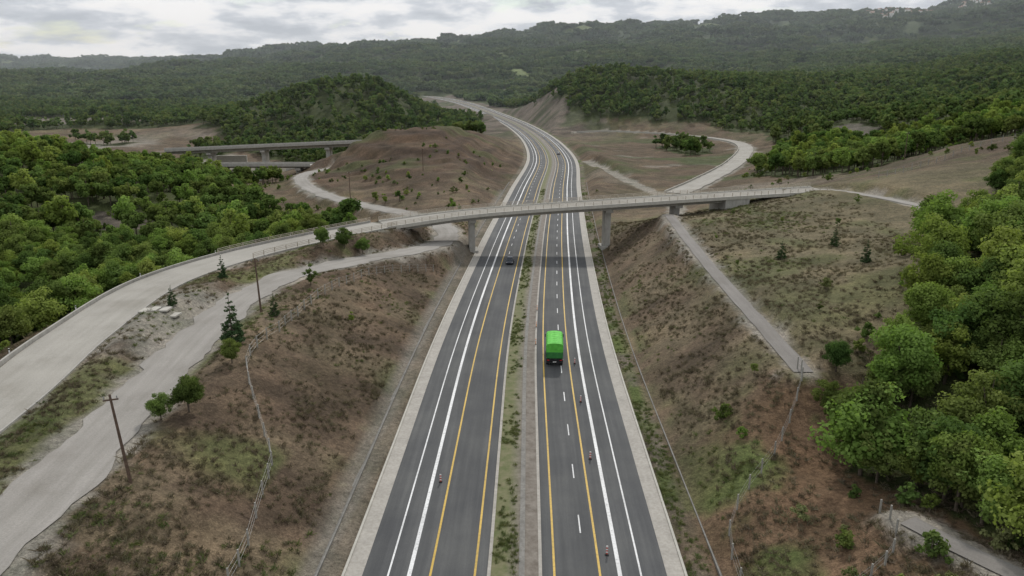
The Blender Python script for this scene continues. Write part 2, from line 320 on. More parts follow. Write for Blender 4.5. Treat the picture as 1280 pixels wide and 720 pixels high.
vg=sst(14.4,14.9,dabs)*(1-sst(16.3,17.3,dabs));col=lerp3(col,(.17,.152,.125),vg*.8);col=lerp3(col,(.09,.115,.042),vg*sst(-.1,.3,n1+n2*.5)*(dd>0))
tg=sst(17.6,18.2,dabs)*(1-sst(18.5,21,dabs))*(Y<300);col=lerp3(col,(.09,.108,.045),tg*sst(0,.35,n1+n2*.4)*.6)
tl=sst(15.8,16.6,-dd)*(1-sst(17.6,19,-dd))*(Y<300);col=lerp3(col,(.20,.19,.17),tl*.7)
gl=sst(.1,.45,fbm(X,Y,16,3,50))*(X<-24)*(Y<75);col=lerp3(col,(.10,.118,.048),gl*.75)
gt=(X<-40)*(X>-66)*(Y<150);col=lerp3(col,(.11,.125,.055),gt*sst(-.1,.3,n1+n2*.3)*.8)
ap=1-sst(5,13,np.hypot((X+53)/1.2,(Y-98)/1.6)+n2*4);col=lerp3(col,(.25,.24,.215),ap*.85)
gu=(1-sst(12,20,np.hypot(X-32,(Y-62)*.8)+n1*4));col=lerp3(col,(.15,.095,.058),gu*.6);col=lerp3(col,(.08,.11,.038),gu*sst(-.05,.3,n1+n2*.5)*.9)
for path,hw,bl in CARV:
    m=(X>path[:,0].min()-12)&(X<path[:,0].max()+12)&(Y>path[:,1].min()-12)&(Y<path[:,1].max()+12)
    D,_=pdist(X[m],Y[m],path);w=1-sst(hw-.3,hw+1.3,D+n2[m]*1.8+n1[m]*1.2)
    w=w*(dabs[m]>15);c=col[m];col[m]=c*(1-w[:,None])+np.array((.25,.235,.21))*w[:,None]
fm=forest(X,Y)|((dist>1500)&~clearing(X,Y))
fl=np.array((.055,.068,.028))*(1+.3*n1[...,None]);fh=sst(1100,3500,dist)[...,None];fl=fl*(1-fh)+np.array((.07,.095,.055))*fh  # forest floor fades to paler blue-green with distance, haze put into the colour
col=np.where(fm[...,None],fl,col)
cl=clearing(X,Y);far=(cl&(dist>1000))[...,None]
col=np.where(far,np.array((.115,.145,.06))*(1+.35*fbm(X,Y,120,2,51)[...,None]),col)
cn=(cl&(dist<1000)&(Y>300))[...,None];col=np.where(cn,np.array((.135,.122,.106))*(1+.6*n1[...,None]),col)
cn=(cl&(Y<=300))[...,None];col=np.where(cn,np.array((.10,.088,.074))*(1+.7*n2[...,None]),col)
V=np.stack([X,Y,Z],-1).reshape(-1,3)
i=np.arange(ny*nx).reshape(ny,nx);F=np.stack([i[:-1,:-1],i[:-1,1:],i[1:,1:],i[1:,:-1]],-1).reshape(-1,4)
rgba=np.concatenate([np.clip(col,0,1).reshape(-1,3),np.ones((ny*nx,1))],1)
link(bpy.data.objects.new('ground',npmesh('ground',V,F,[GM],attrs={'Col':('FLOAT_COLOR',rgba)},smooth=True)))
# ------------------------------------------------------------ roads
def ribbon(name,path,a,b,dz,m,nx_=1,jit=0,mask=None):
    T=np.gradient(path[:,:2],axis=0);T/=np.linalg.norm(T,axis=1)[:,None];Nn=np.stack([T[:,1],-T[:,0]],1);n=len(path)
    s=np.r_[0,np.cumsum(np.linalg.norm(np.diff(path[:,:2],axis=0),axis=1))]
    ja=jit*fbm(s,s*0+a*7.7,3,3,60);jb=jit*fbm(s,s*0+b*3.1+50,3,3,61)
    VV=[];UV=[]
    for k in range(nx_+1):
        t=k/nx_;off=(a+ja)*(1-t)+(b+jb)*t
        VV.append(np.c_[path[:,0]+Nn[:,0]*off,path[:,1]+Nn[:,1]*off,path[:,2]+dz]);UV.append(np.c_[off+np.zeros(n),s])
    VV=np.vstack(VV);UV=np.vstack(UV);F=[]
    for k in range(nx_):
        o=k*n
        for j in range(n-1):
            if mask is None or mask(s[j]): F.append((o+j,o+n+j,o+n+j+1,o+j+1))
    F=np.array(F);me=npmesh(name,VV,F,[m]);uv=me.uv_layers.new(name='UVMap');uv.data.foreach_set('uv',UV[F.ravel()].astype('f').ravel())
    return link(bpy.data.objects.new(name,me))
yy=np.concatenate([np.arange(10,400,3.),np.arange(400,1600,8.)]);HW=np.stack([cx(yy),yy,zr(yy)],1)
ribbon('highway_road',HW,-13,-2.35,0,ASP);ribbon('highway_road',HW,2.35,13,0,ASP)
def line(off,w,m,**k): ribbon('road_marking',HW,off-w/2,off+w/2,.012,m,**k)
for o in (-10.8,10.8): line(o,.16,WH)
for o in (-9.0,9.0): line(o,.36,WH)
for o in (-7.2,-3.4,3.4,7.3): line(o,.2,YE)
HW2=np.stack([cx(np.arange(40,700,1.)),np.arange(40,700,1.),zr(np.arange(40,700,1.))],1)
ribbon('road_marking',HW2,5.95,6.08,.012,WH,mask=lambda s:(s%10)<3)
ribbon('road_marking',HW2[140:],-6.08,-5.95,.012,WH,mask=lambda s:(s%10)<3)
mb=MB()
for a,b in ((-14.5,-13.0),(13.0,14.5)):
    s=1 if a>0 else -1;mb.sweep(HW,[(a,.02),(b,.02),(b,-.4),(a,-.4)],0)
    e=14.5*s;mb.sweep(HW,[(e,.14),(e+s*.22,.14),(e+s*.22,-.4),(e,-.4)],1)
mb.obj('concrete_gutter',[GUT,CONP])
mb=MB()
for s in (-1,1): mb.sweep(HW,[(s*2.35,.12),(s*2.05,.12),(s*2.05,-.3),(s*2.35,-.3)],0)
mb.sweep(HW,[(.35,.12),(.85,.12),(.85,-.2),(.35,-.2)],1);mb.obj('median_kerb',[GUT,CHAN])
mg,nt,o=newmat('median_soil');P=pos(nt);f=noise(nt,P,.9,6,.7)
uvn=N(nt,'ShaderNodeUVMap').outputs[0];sx=N(nt,'ShaderNodeSeparateXYZ');nt.links.new(uvn,sx.inputs[0])
mr=N(nt,'ShaderNodeMapRange');mr.inputs[1].default_value=-.9;mr.inputs[2].default_value=.5;nt.links.new(sx.outputs[0],mr.inputs[0])
cA=ramp(nt,f,[(.35,(.10,.118,.045)),(.65,(.18,.165,.095))]);cB=ramp(nt,f,[(.35,(.13,.11,.09)),(.65,(.23,.205,.175))])
princ(nt,o,mixc(nt,cA,cB,mr.outputs[0]),.95,f,.8,.1)
ribbon('median_strip',HW,-2.05,.35,.06,mg,4);ribbon('median_strip',HW,.85,2.05,.06,mg)
yn=np.arange(30,330,2.5)
mb=MB();w=.35
mb.sweep(np.stack([cx(yn)+17.9,yn,zr(yn)],1),[(-w-.12,.3),(-w,.3),(-w*.5,.06),(w*.5,.06),(w,.3),(w+.12,.3),(w+.12,-.3),(-w-.12,-.3)],0)
w=.5;mb.sweep(np.stack([cx(yn)-17.4,yn,zr(yn)],1),[(-w-.12,.22),(-w,.22),(-w*.5,.03),(w*.5,.03),(w,.22),(w+.12,.22),(w+.12,-.3),(-w-.12,-.3)],0)
mb.obj('drainage_channel',[CHAN])
ribbon('ramp_road',RAMP,-4.35,4.35,.02,RAMPM,4,.1);ribbon('gravel_track',LOW,-3.1,3.1,-.03,TRK,4,1.2);ribbon('service_path',SERV,-1.15,1.15,-.02,SRV,1,.15)
ribbon('dirt_road',UPR,-1.6,1.6,-.03,TRK,1,.5);ribbon('dirt_road',PLT,-4.5,4.5,.15,RAMPM,2,.8);ribbon('dirt_road',BRP,-1,1,-.02,SRV,1,.2)
mb=MB();mb.sweep(PLT,[(4.7,.8),(5.0,.8),(5.0,-1.0),(4.7,-1.0)],0);mb.obj('road_barrier',[CONP])
# ------------------------------------------------------------ bridge
mb=MB();full=BRG
mb.sweep(full,[(-4.9,0),(4.9,0),(4.9,-.32),(-4.9,-.32)],0)
for s in (-1,1):
    mb.sweep(full,[(s*4.25,.004),(s*4.9,.004),(s*4.9,.18),(s*4.25,.18)],1)
    mb.sweep(full,[(s*4.902,.28),(s*5.12,.28),(s*5.12,-.5),(s*4.902,-.5)],1)
span=full[4:92]
for o in (-2.4,2.4): mb.sweep(span,[(o-1.3,-.322),(o+1.3,-.322),(o+.95,-1.45),(o-.95,-1.45)],0)
T=np.gradient(full[:,:2],axis=0);T/=np.linalg.norm(T,axis=1)[:,None]
def brat(x): k=int(np.argmin(np.abs(full[:,0]-x)));return full[k],math.atan2(T[k][1],T[k][0])
for x in (-18.6,15.8,33.5):
    p,a=brat(x);g=hz(p[0],p[1])-.6;top=p[2]-1.45
    mb.box((p[0],p[1],(g+top-.7)/2),(1.5,3.4,top-.7-g),2,a)
    mb.box((p[0],p[1],top-.35),(1.9,6.6,.68),2,a)
    mb.box((p[0],p[1],g+.45),(3,5,.9),2,a)
for x in (-37.5,46):
    p,a=brat(x);g=hz(p[0],p[1])-3
    mb.box((p[0],p[1],(g+p[2]-.34)/2),(1.4,10,p[2]-.34-g),2,a)
    sg=-1 if x<0 else 1
    for s in (-1,1): mb.box((p[0]+sg*3.2*math.cos(a)+s*4.75*-math.sin(a),p[1]+sg*3.2*math.sin(a)+s*4.75*math.cos(a),p[2]-2.05),(5,.4,3.4),2,a)
bridge=bpy.data.objects.new('overpass_bridge',None);link(bridge)
mb.obj('deck_girders_piers',[CON,CONP,CON],parent=bridge)
ribbon('deck_surface',full,-4.24,4.24,.006,RAMPM,2).parent=bridge
def railing(path,off,parent=None,name='railing',step=2,mats=None):
    mb=MB();T=np.gradient(path[:,:2],axis=0);T/=np.linalg.norm(T,axis=1)[:,None];Nn=np.stack([T[:,1],-T[:,0]],1)
    for z in (.5,.8,1.12): mb.sweep(path,[(off-.04,z),(off+.04,z),(off+.04,z+.08),(off-.04,z+.08)],0)
    for k in range(0,len(path),step):
        p=path[k];a=math.atan2(T[k][1],T[k][0]);mb.box((p[0]+Nn[k][0]*off,p[1]+Nn[k][1]*off,p[2]+.66),(.12,.1,1.0),0,a)
    return mb.obj(name,mats or [RAIL],parent=parent)
RAIL=simple('rail_paint',(.40,.35,.28),.6,.2,2)
for o in (-4.65,4.65): railing(full,o,bridge)
RE=RAMP[-28:]
for o in (-4.65,4.65): railing(RE,o,None,'guard_railing')
mb=MB();mb.sweep(RAMP,[(-4.9,.45),(-4.62,.45),(-4.62,-.6),(-4.9,-.6)],0);mb.obj('ramp_edge_wall',[CON])
mb=MB();mb.sweep(RAMP,[(4.45,.12),(4.65,.12),(4.65,-.5),(4.45,-.5)],0);mb.obj('ramp_kerb',[CON])
mb=MB();mb.box((0,0,.5),(.14,.08,1.0),0);mb.box((0,0,.86),(.15,.09,.16),1);pm=mb.mesh('marker_post',[WHT,RUB])
TR=np.gradient(RAMP[:,:2],axis=0);TR/=np.linalg.norm(TR,axis=1)[:,None]
for k in range(12,len(RAMP)-8,12):
    ob=link(bpy.data.objects.new('marker_post',pm));ob.location=(RAMP[k,0]-TR[k,1]*5.3,RAMP[k,1]+TR[k,0]*5.3,RAMP[k,2]-.2)
# ------------------------------------------------------------ far viaducts
def viaduct(pts,w,dep,piers):
    p=smooth_path(pts,6);mb=MB();mb.sweep(p,[(-w,0),(w,0),(w,-.6),(w*.5,-.62),(w*.45,-dep),(-w*.45,-dep),(-w*.5,-.62),(-w,-.6)],0)
    for s in (-1,1): mb.sweep(p,[(s*w,.9),(s*(w-.3),.9),(s*(w-.3),.003),(s*w,.003)],0)
    a=math.atan2(p[-1][1]-p[0][1],p[-1][0]-p[0][0])
    for t in piers:
        q=p[int(t*(len(p)-1))];g=hz(q[0],q[1])-1;mb.box((q[0],q[1],(g+q[2]-dep)/2-.3),(2.5,w*1.1,q[2]-dep-g-.6),0,a);mb.box((q[0],q[1],q[2]-dep-.6),(3,w*1.7,1.19),0,a)
    mb.obj('viaduct',[CON])
viaduct([(-250,463,2.2),(-237,467,2.5),(-180,471,5),(-121,474,7.4),(-95,475,8)],7,2.6,[.02,.24,.45,.68,.9])
viaduct([(-205,388,.2),(-187,390,.3),(-165,392,.5),(-130,394,.5)],5,1.6,[.03,.36,.68,.97])
mb=MB();mb.box((-215,480,-6),(22,2,7),0,.2);mb.box((-128,404,-2.5),(14,1.2,6),0,.1);mb.box((-150,430,-5),(16,1.5,5),0,.5);mb.box((-232,440,-6),(18,1.4,6),0,-.5);mb.obj('retaining_wall',[CONP])
# ------------------------------------------------------------ trees
def clumps_to_mesh(name,cc,cr,nleaf,lsize,mats,r,trunk=None,flat=.75,tonec=None):
    K=len(cc);w=cr**2;idx=r.choice(K,nleaf,p=w/w.sum())
    dr=r.normal(size=(nleaf,3));dr/=np.linalg.norm(dr,axis=1)[:,None];rad=cr[idx]*r.random(nleaf)**.33*(1+.12*r.normal(size=nleaf))
    c=cc[idx]+dr*rad[:,None]*np.array((1,1,flat))
    nn=dr+r.normal(size=(nleaf,3))*.55+np.array((0,0,.35));nn/=np.linalg.norm(nn,axis=1)[:,None]
    t=np.cross(nn,r.normal(size=(nleaf,3)));t/=np.linalg.norm(t,axis=1)[:,None];b=np.cross(nn,t)
    s=lsize*(.5+r.random(nleaf))[:,None]*.5
    V=np.stack([c-t*s,c-b*s*.75,c+t*s*1.1,c+b*s*.75],1).reshape(-1,3);F=np.arange(nleaf*4).reshape(-1,4)
    tc=r.random(K) if tonec is None else tonec
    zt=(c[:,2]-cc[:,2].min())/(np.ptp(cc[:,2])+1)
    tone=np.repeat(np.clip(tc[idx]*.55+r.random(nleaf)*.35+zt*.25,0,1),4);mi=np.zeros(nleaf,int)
    if trunk is not None:
        TV,TF=trunk;F=np.vstack([F,np.array(TF)+len(V)]);V=np.vstack([V,TV]);tone=np.r_[tone,np.zeros(len(TV))];mi=np.r_[mi,np.ones(len(TF),int)]
    return npmesh(name,V,F,mats,mi,{'tone':('FLOAT',tone)})
def limbs(segs,n=6):
    V=[];F=[]
    for a,b,r1,r2 in segs:
        a=np.array(a,float);b=np.array(b,float);d=b-a;d/=np.linalg.norm(d);u=np.cross(d,(0,1,.1));u/=np.linalg.norm(u);w=np.cross(d,u);o=len(V)
        for p,rr in ((a,r1),(b,r2)):
            for t in np.arange(n)*2*math.pi/n: V.append(p+rr*(math.cos(t)*u+math.sin(t)*w))
        for i_ in range(n): F.append((o+i_,o+(i_+1)%n,o+n+(i_+1)%n,o+n+i_))
    return np.array(V),F
def decid(name,seed,hgt,rad,nleaf,lsize,K,mat_=None,base=.22,nseg=6):
    r=np.random.default_rng(seed);cc=[];zc=hgt*(base+1)/2;hh=hgt*(1-base)/2
    lob=1+.25*np.sin(np.arange(8)*r.uniform(1,4)+r.uniform(0,6))
    for k in range(K):
        d=r.normal(size=3);d/=np.linalg.norm(d);q=r.random()**.45*.80
        az=int((math.atan2(d[1],d[0])+math.pi)/6.284*7.99);e=lob[az]
        taper=1-.35*max(0,d[2])
        cc.append((d[0]*rad*q*e*taper,d[1]*rad*q*e*taper,zc+d[2]*hh*q*.95))
    cc=np.array(cc);cr=rad*r.uniform(.20,.38,K)
    segs=[((0,0,-.6),(r.normal()*.15,r.normal()*.15,hgt*.45),hgt*.022,hgt*.014)];tp=segs[0][1];segs.append((tp,(tp[0],tp[1],hgt*.8),hgt*.014,hgt*.004))
    for k in range(min(K,6)): segs.append(((tp[0]*.6,tp[1]*.6,hgt*r.uniform(.25,.5)),tuple(cc[k]),hgt*.009,hgt*.003))
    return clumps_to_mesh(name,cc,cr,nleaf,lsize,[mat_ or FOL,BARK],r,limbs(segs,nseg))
def pine(name,seed,hgt,rad,nleaf,lsize):
    r=np.random.default_rng(seed);cc=[];cr=[];segs=[((0,0,-.4),(0,0,hgt*.97),hgt*.02,.02)]
    L=12
    for l in range(L):
        t=l/(L-1);z=hgt*(.10+.86*t);rr=rad*(1-t)**.85+.06
        for k in range(max(1,int(9*(1-t))+1)):
            a=r.uniform(0,6.28);q=rr*r.uniform(.35,1.0);cc.append((q*math.cos(a),q*math.sin(a),z-q*.12));cr.append(.10*rad+.20*rr)
            if k<3: segs.append(((0,0,z),cc[-1],.05,.015))
    return clumps_to_mesh(name,np.array(cc),np.array(cr),nleaf,lsize,[FOLP,BARK],r,limbs(segs,5),.6)
def coll(name,meshes):
    c=bpy.data.collections.new(name)
    for m in meshes: c.objects.link(bpy.data.objects.new(m.name,m))
    return c
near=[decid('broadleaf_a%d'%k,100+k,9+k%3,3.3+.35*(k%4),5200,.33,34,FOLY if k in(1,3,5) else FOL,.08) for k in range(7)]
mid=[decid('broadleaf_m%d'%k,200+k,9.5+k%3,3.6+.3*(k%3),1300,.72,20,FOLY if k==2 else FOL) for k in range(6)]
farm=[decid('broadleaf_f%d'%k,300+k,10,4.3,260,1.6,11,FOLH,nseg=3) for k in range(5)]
def grove(name,seed,m,k_=1000,ls=3.0):
    r=np.random.default_rng(seed);cc=[];cr=[];tn=[]
    for k in range(14):
        a=r.uniform(0,6.28);q=17*math.sqrt(r.random());x,y=q*math.cos(a),q*math.sin(a);h=r.uniform(4,10);R0=r.uniform(3,5);t=r.random()
        for j in range(4):
            cc.append((x+r.normal()*R0*.4,y+r.normal()*R0*.4,h+r.normal()*.9-.5));cr.append(R0*r.uniform(.45,.7));tn.append(np.clip(t*.8+r.random()*.2,0,1))
    return clumps_to_mesh(name,np.array(cc),np.array(cr),k_,ls,[m],r,None,.85,np.array(tn))
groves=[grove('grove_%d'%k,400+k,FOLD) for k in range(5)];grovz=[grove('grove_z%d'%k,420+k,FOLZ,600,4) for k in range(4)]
shr=[decid('shrub_%d'%k,500+k,2.2,1.4,700,.24,12,[FOL,FOLY,GRS][k%3],.02,4) for k in range(4)]
def tuft(name,seed,m,n=26,h=.5):
    r=np.random.default_rng(seed);V=[];tone=[]
    for k in range(n):
        a=r.uniform(0,6.28);q=r.random()*.42;x,y=q*math.cos(a),q*math.sin(a);hh=h*r.uniform(.4,1.1);lx,ly=r.normal(size=2)*.25;w=r.uniform(.02,.05);b=r.uniform(0,3.14);cb,sb=math.cos(b)*w,math.sin(b)*w
        V+=[(x-cb,y-sb,-.05),(x+cb,y+sb,-.05),(x+lx*.6+cb*.8,y+ly*.6+sb*.8,hh*.7),(x+lx,y+ly,hh)];tone+=[r.random()]*4
    return npmesh(name,np.array(V),np.arange(n*4).reshape(-1,4),[m],None,{'tone':('FLOAT',np.array(tone))})
tdry=[tuft('weed_%d'%k,600+k,DRY) for k in range(4)];tgr=[tuft('grass_%d'%k,620+k,GRS,36,.36) for k in range(4)]
def scatter(name,P,S,c):
    P=np.asarray(P);n=len(P)
    me=bpy.data.meshes.new(name);me.vertices.add(n);me.vertices.foreach_set('co',P.astype('f').ravel())
    for nm,ar in (('sc',S),('rz',rng.random(n)*6.283)):
        a=me.attributes.new(nm,'FLOAT','POINT');a.data.foreach_set('value',np.asarray(ar,'f'))
    ob=link(bpy.data.objects.new(name,me))
    g=bpy.data.node_groups.new(name,'GeometryNodeTree');g.interface.new_socket('Geometry',in_out='INPUT',socket_type='NodeSocketGeometry');g.interface.new_socket('Geometry',in_out='OUTPUT',socket_type='NodeSocketGeometry')
    gi=g.nodes.new('NodeGroupInput');go=g.nodes.new('NodeGroupOutput');ip=g.nodes.new('GeometryNodeInstanceOnPoints');ci=g.nodes.new('GeometryNodeCollectionInfo')
    ci.inputs['Collection'].default_value=c;ci.inputs['Separate Children'].default_value=True;ci.inputs['Reset Children'].default_value=True
    ip.inputs['Pick Instance'].default_value=True
    def na(nm):
        q=g.nodes.new('GeometryNodeInputNamedAttribute');q.data_type='FLOAT';q.inputs['Name'].default_value=nm
        return next(o for o in q.outputs if o.enabled and o.name=='Attribute')
    cb=g.nodes.new('ShaderNodeCombineXYZ');g.links.new(na('rz'),cb.inputs[2]);g.links.new(cb.outputs[0],ip.inputs['Rotation']);g.links.new(na('sc'),ip.inputs['Scale'])
    g.links.new(gi.outputs[0],ip.inputs['Points']);g.links.new(ci.outputs[0],ip.inputs['Instance']);g.links.new(ip.outputs[0],go.inputs[0])
    md=ob.modifiers.new('instances','NODES');md.node_group=g;return ob
def ring(y0,y1,area,seed):
    r=np.random.default_rng(seed);W0=1.7*y1+80;n=int((y1-y0)*W0/area)
    y=r.uniform(y0,y1,n);x=r.uniform(-.93*y1-40,.77*y1+40,n)
    k=(x>-.92*y-35)&(x<.76*y+35);return x[k],y[k],r
def forest_ring(name,y0,y1,area,seed,c,s0,s1,sink=.3):
    x,y,r=ring(y0,y1,area,seed);k=forest(x,y);x=x[k];y=y[k]
    gap=fbm(x,y,25 if y1<500 else 120,3,70)+r.random(len(x))*.5;k=gap>(-.28 if y1<500 else -.45);x=x[k];y=y[k]
    z=H(x,y);edge=fbm(x,y,15 if y1<500 else 90,2,71)
    S=r.uniform(s0,s1,len(x))*(1+.25*edge);scatter(name,np.c_[x,y,z-sink],S,c);return len(x)
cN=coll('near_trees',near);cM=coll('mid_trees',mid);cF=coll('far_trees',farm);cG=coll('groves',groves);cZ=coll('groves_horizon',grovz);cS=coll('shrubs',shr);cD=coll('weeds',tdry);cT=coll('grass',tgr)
forest_ring('forest_near',28,190,16,1,cN,.5,1.12)
forest_ring('forest_valley',190,480,24,2,cM,.5,1.1)
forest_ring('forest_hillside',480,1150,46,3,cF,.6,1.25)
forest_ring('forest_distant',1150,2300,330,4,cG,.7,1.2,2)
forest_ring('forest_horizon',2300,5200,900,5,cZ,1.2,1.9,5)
x,y,r=ring(45,420,26,11);f=forest(x,y);e=forest(x+5,y)|forest(x-5,y)|forest(x,y+5)|forest(x,y-5)
gul=(np.hypot(x-32,(y-62)*.8)<17)&(x>21);dl=np.abs(lat(x,y));cnz=fbm(x,y,30,3,72)
prob=np.where(e&~f,.75,0)+np.where(gul,.9,0)+np.where((~f)&(cnz>.24)&(y>210),.4,0)+np.where((~f)&(cnz>.32)&(y<=210),.09,0)+np.where(f&(y<200),.6,0)
okp=(dl>19.5)&(r.random(len(x))<prob)
for path,hw,bl in CARV: okp&=pdist(x,y,path)[0]>hw+1
okp&=pdist(x,y,BRG)[0]>6
x=x[okp];y=y[okp];scatter('shrubs',np.c_[x,y,H(x,y)-.15],r.uniform(.35,1.1,len(x)),cS)
def low_scatter(name,n,seed,c,s0,s1,cond,x0=-75,x1=70,y0=44,y1=215):
    r=np.random.default_rng(seed);x=r.uniform(x0,x1,n);y=y0+(y1-y0)*r.random(n)**1.5;k=cond(x,y,r)
    for path,hw,bl in CARV: k&=pdist(x,y,path)[0]>hw+.2
    x=x[k];y=y[k];scatter(name,np.c_[x,y,H(x,y)-.03],r.uniform(s0,s1,len(x)),c)
low_scatter('dry_weeds',46000,21,cD,.3,1.0,lambda x,y,r:(np.abs(lat(x,y))>18.8)&(fbm(x,y,5,3,73)+r.normal(size=len(x))*.3>.0))
low_scatter('grass',24000,22,cT,.35,1.0,lambda x,y,r:(np.abs(lat(x,y))>18.6)&(fbm(x,y,9,3,41)*.5+fbm(x,y,16,3,74)+r.normal(size=len(x))*.22>.32+.12*(np.abs(lat(x,y))<32)))
r=np.random.default_rng(23);n=3800;y=44+260*r.random(n)**1.6;o=np.where(r.random(n)<.5,r.uniform(-1.9,.1,n),r.uniform(14.9,17.3,n));k=(fbm(o*3,y,7,3,75)+r.normal(size=n)*.2>.0)
y=y[k];o=o[k];scatter('verge_grass',np.c_[cx(y)+o,y,np.where(o<5,.05,-.02)],r.uniform(.3,.75,len(y)),cT)
PN=[pine('pine_%d'%k,700+k,5,1.15,2600,.17) for k in range(3)]
DS=[decid('sapling_%d'%k,720+k,5,1.5,1700,.22,16,[FOL,FOLY,FOL][k],.08,5) for k in range(3)]
def put(kind,me,x,y,s,sz=None):
    ob=link(bpy.data.objects.new(kind,me));ob.location=(x,y,hz(x,y)-.08);ob.scale=(s,s,(sz or s));ob.rotation_euler=(0,0,(x*7+y*3)%6.28)
for k,(x,y,h) in enumerate([(-54.3,119.3,4.2),(-53.6,101,3.3),(-38.6,87.7,6.8),(-38,100.5,3.6),(43,128.8,3.8),(53.5,133,4),(53,118,4)]): put('pine_tree',PN[k%3],x,y,h/5)
for k,(x,y,h) in enumerate([(-38,117,4.2),(-29,109,2.4),(27.5,84.5,2.0),(71,169,2.5),(36,150,1.6),(35,127,1.5),(40,100,1.5),(-31,238,4.5),(-52,253,5),(-28,232,3),(52,160,1.8),(60,150,2.2),(45,175,1.8),(-57,252,5),(-62,258,4.5)]): put('broadleaf_tree',DS[k%3],x,y,h/5*1.05,h/5)
BIG=[decid('large_tree_%d'%k,740+k,11,4.2,11000,.31,40,FOLY if k==0 else FOL,.04,8) for k in range(3)]
for k,(x,y,s) in enumerate([(41,78,1.0),(36.5,83,.45),(33.5,76.5,.42),(38.5,58,.75),(44,66,.9),(37,63,.5),(49,88,.8),(55,98,.85),(-36,81.5,.34),(-35.2,69,.46),(-37.2,67,.32),(-44.5,144.5,.42),(-41,147.5,.48),(-38,150.5,.40),(-46.5,149,.38)]): put('broadleaf_tree',BIG[0 if k in(0,3,5,6) else 1+k%2],x,y,s)
# ------------------------------------------------------------ fences and poles
def fence(pts,step=2.8,h=1.6,w=.13):
    P=smooth_path([(a,b,0) for a,b in pts],step);mb=MB();prev=None
    for k,p in enumerate(P):
        g=hz(p[0],p[1]);j=rng.normal()*.04;mb.box((p[0],p[1],g+h/2-.1),(w,w,h+.2),0,j)
        q=np.array((p[0],p[1],g))
        if prev is not None:
            for z in (.4,.9,h-.12): mb.tube(prev+(0,0,z),q+(0,0,z),.008,1,3)
        prev=q
    mb.obj('wire_fence',[FPOST,STEEL])
fence([(-22,48),(-22.5,53),(-24,60),(-25,65),(-27.5,69.5),(-32.5,78),(-35,84.6),(-35.2,95),(-35,115),(-31.5,136),(-23.5,154)])
fence([(32,83),(31.6,80),(26,69.5),(22.3,64.5),(19.3,59),(18.9,53),(18.9,46)]);fence([(26,48.5),(29,50.5),(31,53.5),(31.2,57)],1.8,1.3)
fence([(88,200),(105,214),(126,230),(142,236),(160,240)],4,1.8,.14)
def pole(x,y,h,lean=0,arm=1.2):
    mb=MB();g=hz(x,y);mb.cyl((0,0,h/2-.4),.16,h+.8,'z',8,0,.10);mb.box((0,0,h-.5),(arm,.10,.12),0)
    for s in (-1,0,1): mb.cyl((s*arm*.42,0,h-.3),.05,.28,'z',6,1)
    ob=mb.obj('utility_pole',[WOOD,STEEL],(x,y,g),.3);ob.rotation_euler=(R(lean),R(-lean*1.3),.3);return np.array((x,y,g+h-.2))
p1=pole(-33.8,55.5,8.6,2.5);p2=pole(-40.6,102,8.3,1);p3=pole(-73,265,10);p4=pole(-52,300,9);pole(118,253,9)
mb=MB()
for a,b in ((p3,p4),(p4,np.array((-24,330,14)))):
    for o in (-.5,.5):
        pr=None
        for t in np.linspace(0,1,9):
            q=a*(1-t)+b*t+np.array((o,0,-3*t*(1-t)))
            if pr is not None: mb.tube(pr,q,.02,0,3)
            pr=q
mb.obj('power_cable',[RUB])
mb=MB()
for k in range(4): mb.box((-56+rng.normal()*.1+k*1.35,98+k*.12+rng.normal()*.1,hz(-56+k*1.35,98)+.12),(1.2,2.0,.22),0,rng.normal()*.04)
mb.obj('concrete_slabs',[CONP])
# ------------------------------------------------------------ beacons
mb=MB();mb.box((0,0,.04),(.36,.24,.08),2,0,(.85,.8))
for k in range(6): mb.box((0,0,.14+.14*k),(.17,.04,.14),k%2)
bm=mb.mesh('traffic_beacon',[RED,WHT,RUB])
for y,o in [(57,8.15),(74.5,8.1),(90,8.1),(104,8.1),(68.5,-8.1)]:
    ob=link(bpy.data.objects.new('traffic_beacon',bm));ob.location=(float(cx(y))+o,y,.013);ob.rotation_euler=(0,0,rng.normal()*.15)
mb=MB();mb.cyl((0,0,.03),.13,.06,'z',10,1);mb.cyl((0,0,.5),.06,.9,'z',10,0);mb.cyl((0,0,.72),.064,.12,'z',10,2);fx=mb.mesh('lane_post',[ORG,RUB,WHT])
for y in (112,121,131):
    ob=link(bpy.data.objects.new('lane_post',fx));ob.location=(float(cx(y))+2.2,y,.12)
# ------------------------------------------------------------ vehicles
GRN=simple('green_tarpaulin',(.11,.46,.06),.7,.18,2.0,.2);GRD=simple('green_body_paint',(.03,.18,.04),.4,.15,2,.5);GLS=simple('window_glass',(.015,.018,.02),.1,.1,2,.6);BLK=simple('chassis_black',(.025,.025,.027),.6,.2);LTR=simple('tail_light',(.45,.02,.02),.3,.05);CHR=simple('wheel_rim',(.35,.35,.36),.4,.1,3,.5,.6)
truck=link(bpy.data.objects.new('green_truck',None));truck.location=(float(cx(105))+5.1,102.6,.012);truck.rotation_euler=(0,0,.015)
mb=MB();w=1.25
rings=[]
for yv in (.0,.06,5.9,5.96):
    rings.append([(-w,yv,2.25),(-w,yv,3.3),(-w*.86,yv,3.52),(-w*.45,yv,3.63),(0,yv,3.66),(w*.45,yv,3.63),(w*.86,yv,3.52),(w,yv,3.3),(w,yv,2.25)])
mb.loft(rings,0)
for yv in np.arange(.5,5.9,.9): mb.loft([[(-w-.03,q,2.3),(-w-.03,q,3.31),(-w*.87,q,3.55),(0,q,3.70),(w*.87,q,3.55),(w+.03,q,3.31),(w+.03,q,2.3)] for q in (yv,yv+.07)],0)
mb.obj('tarpaulin_cover',[GRN],parent=truck)
mb=MB();mb.box((0,2.98,1.75),(2.44,5.9,.98),0)
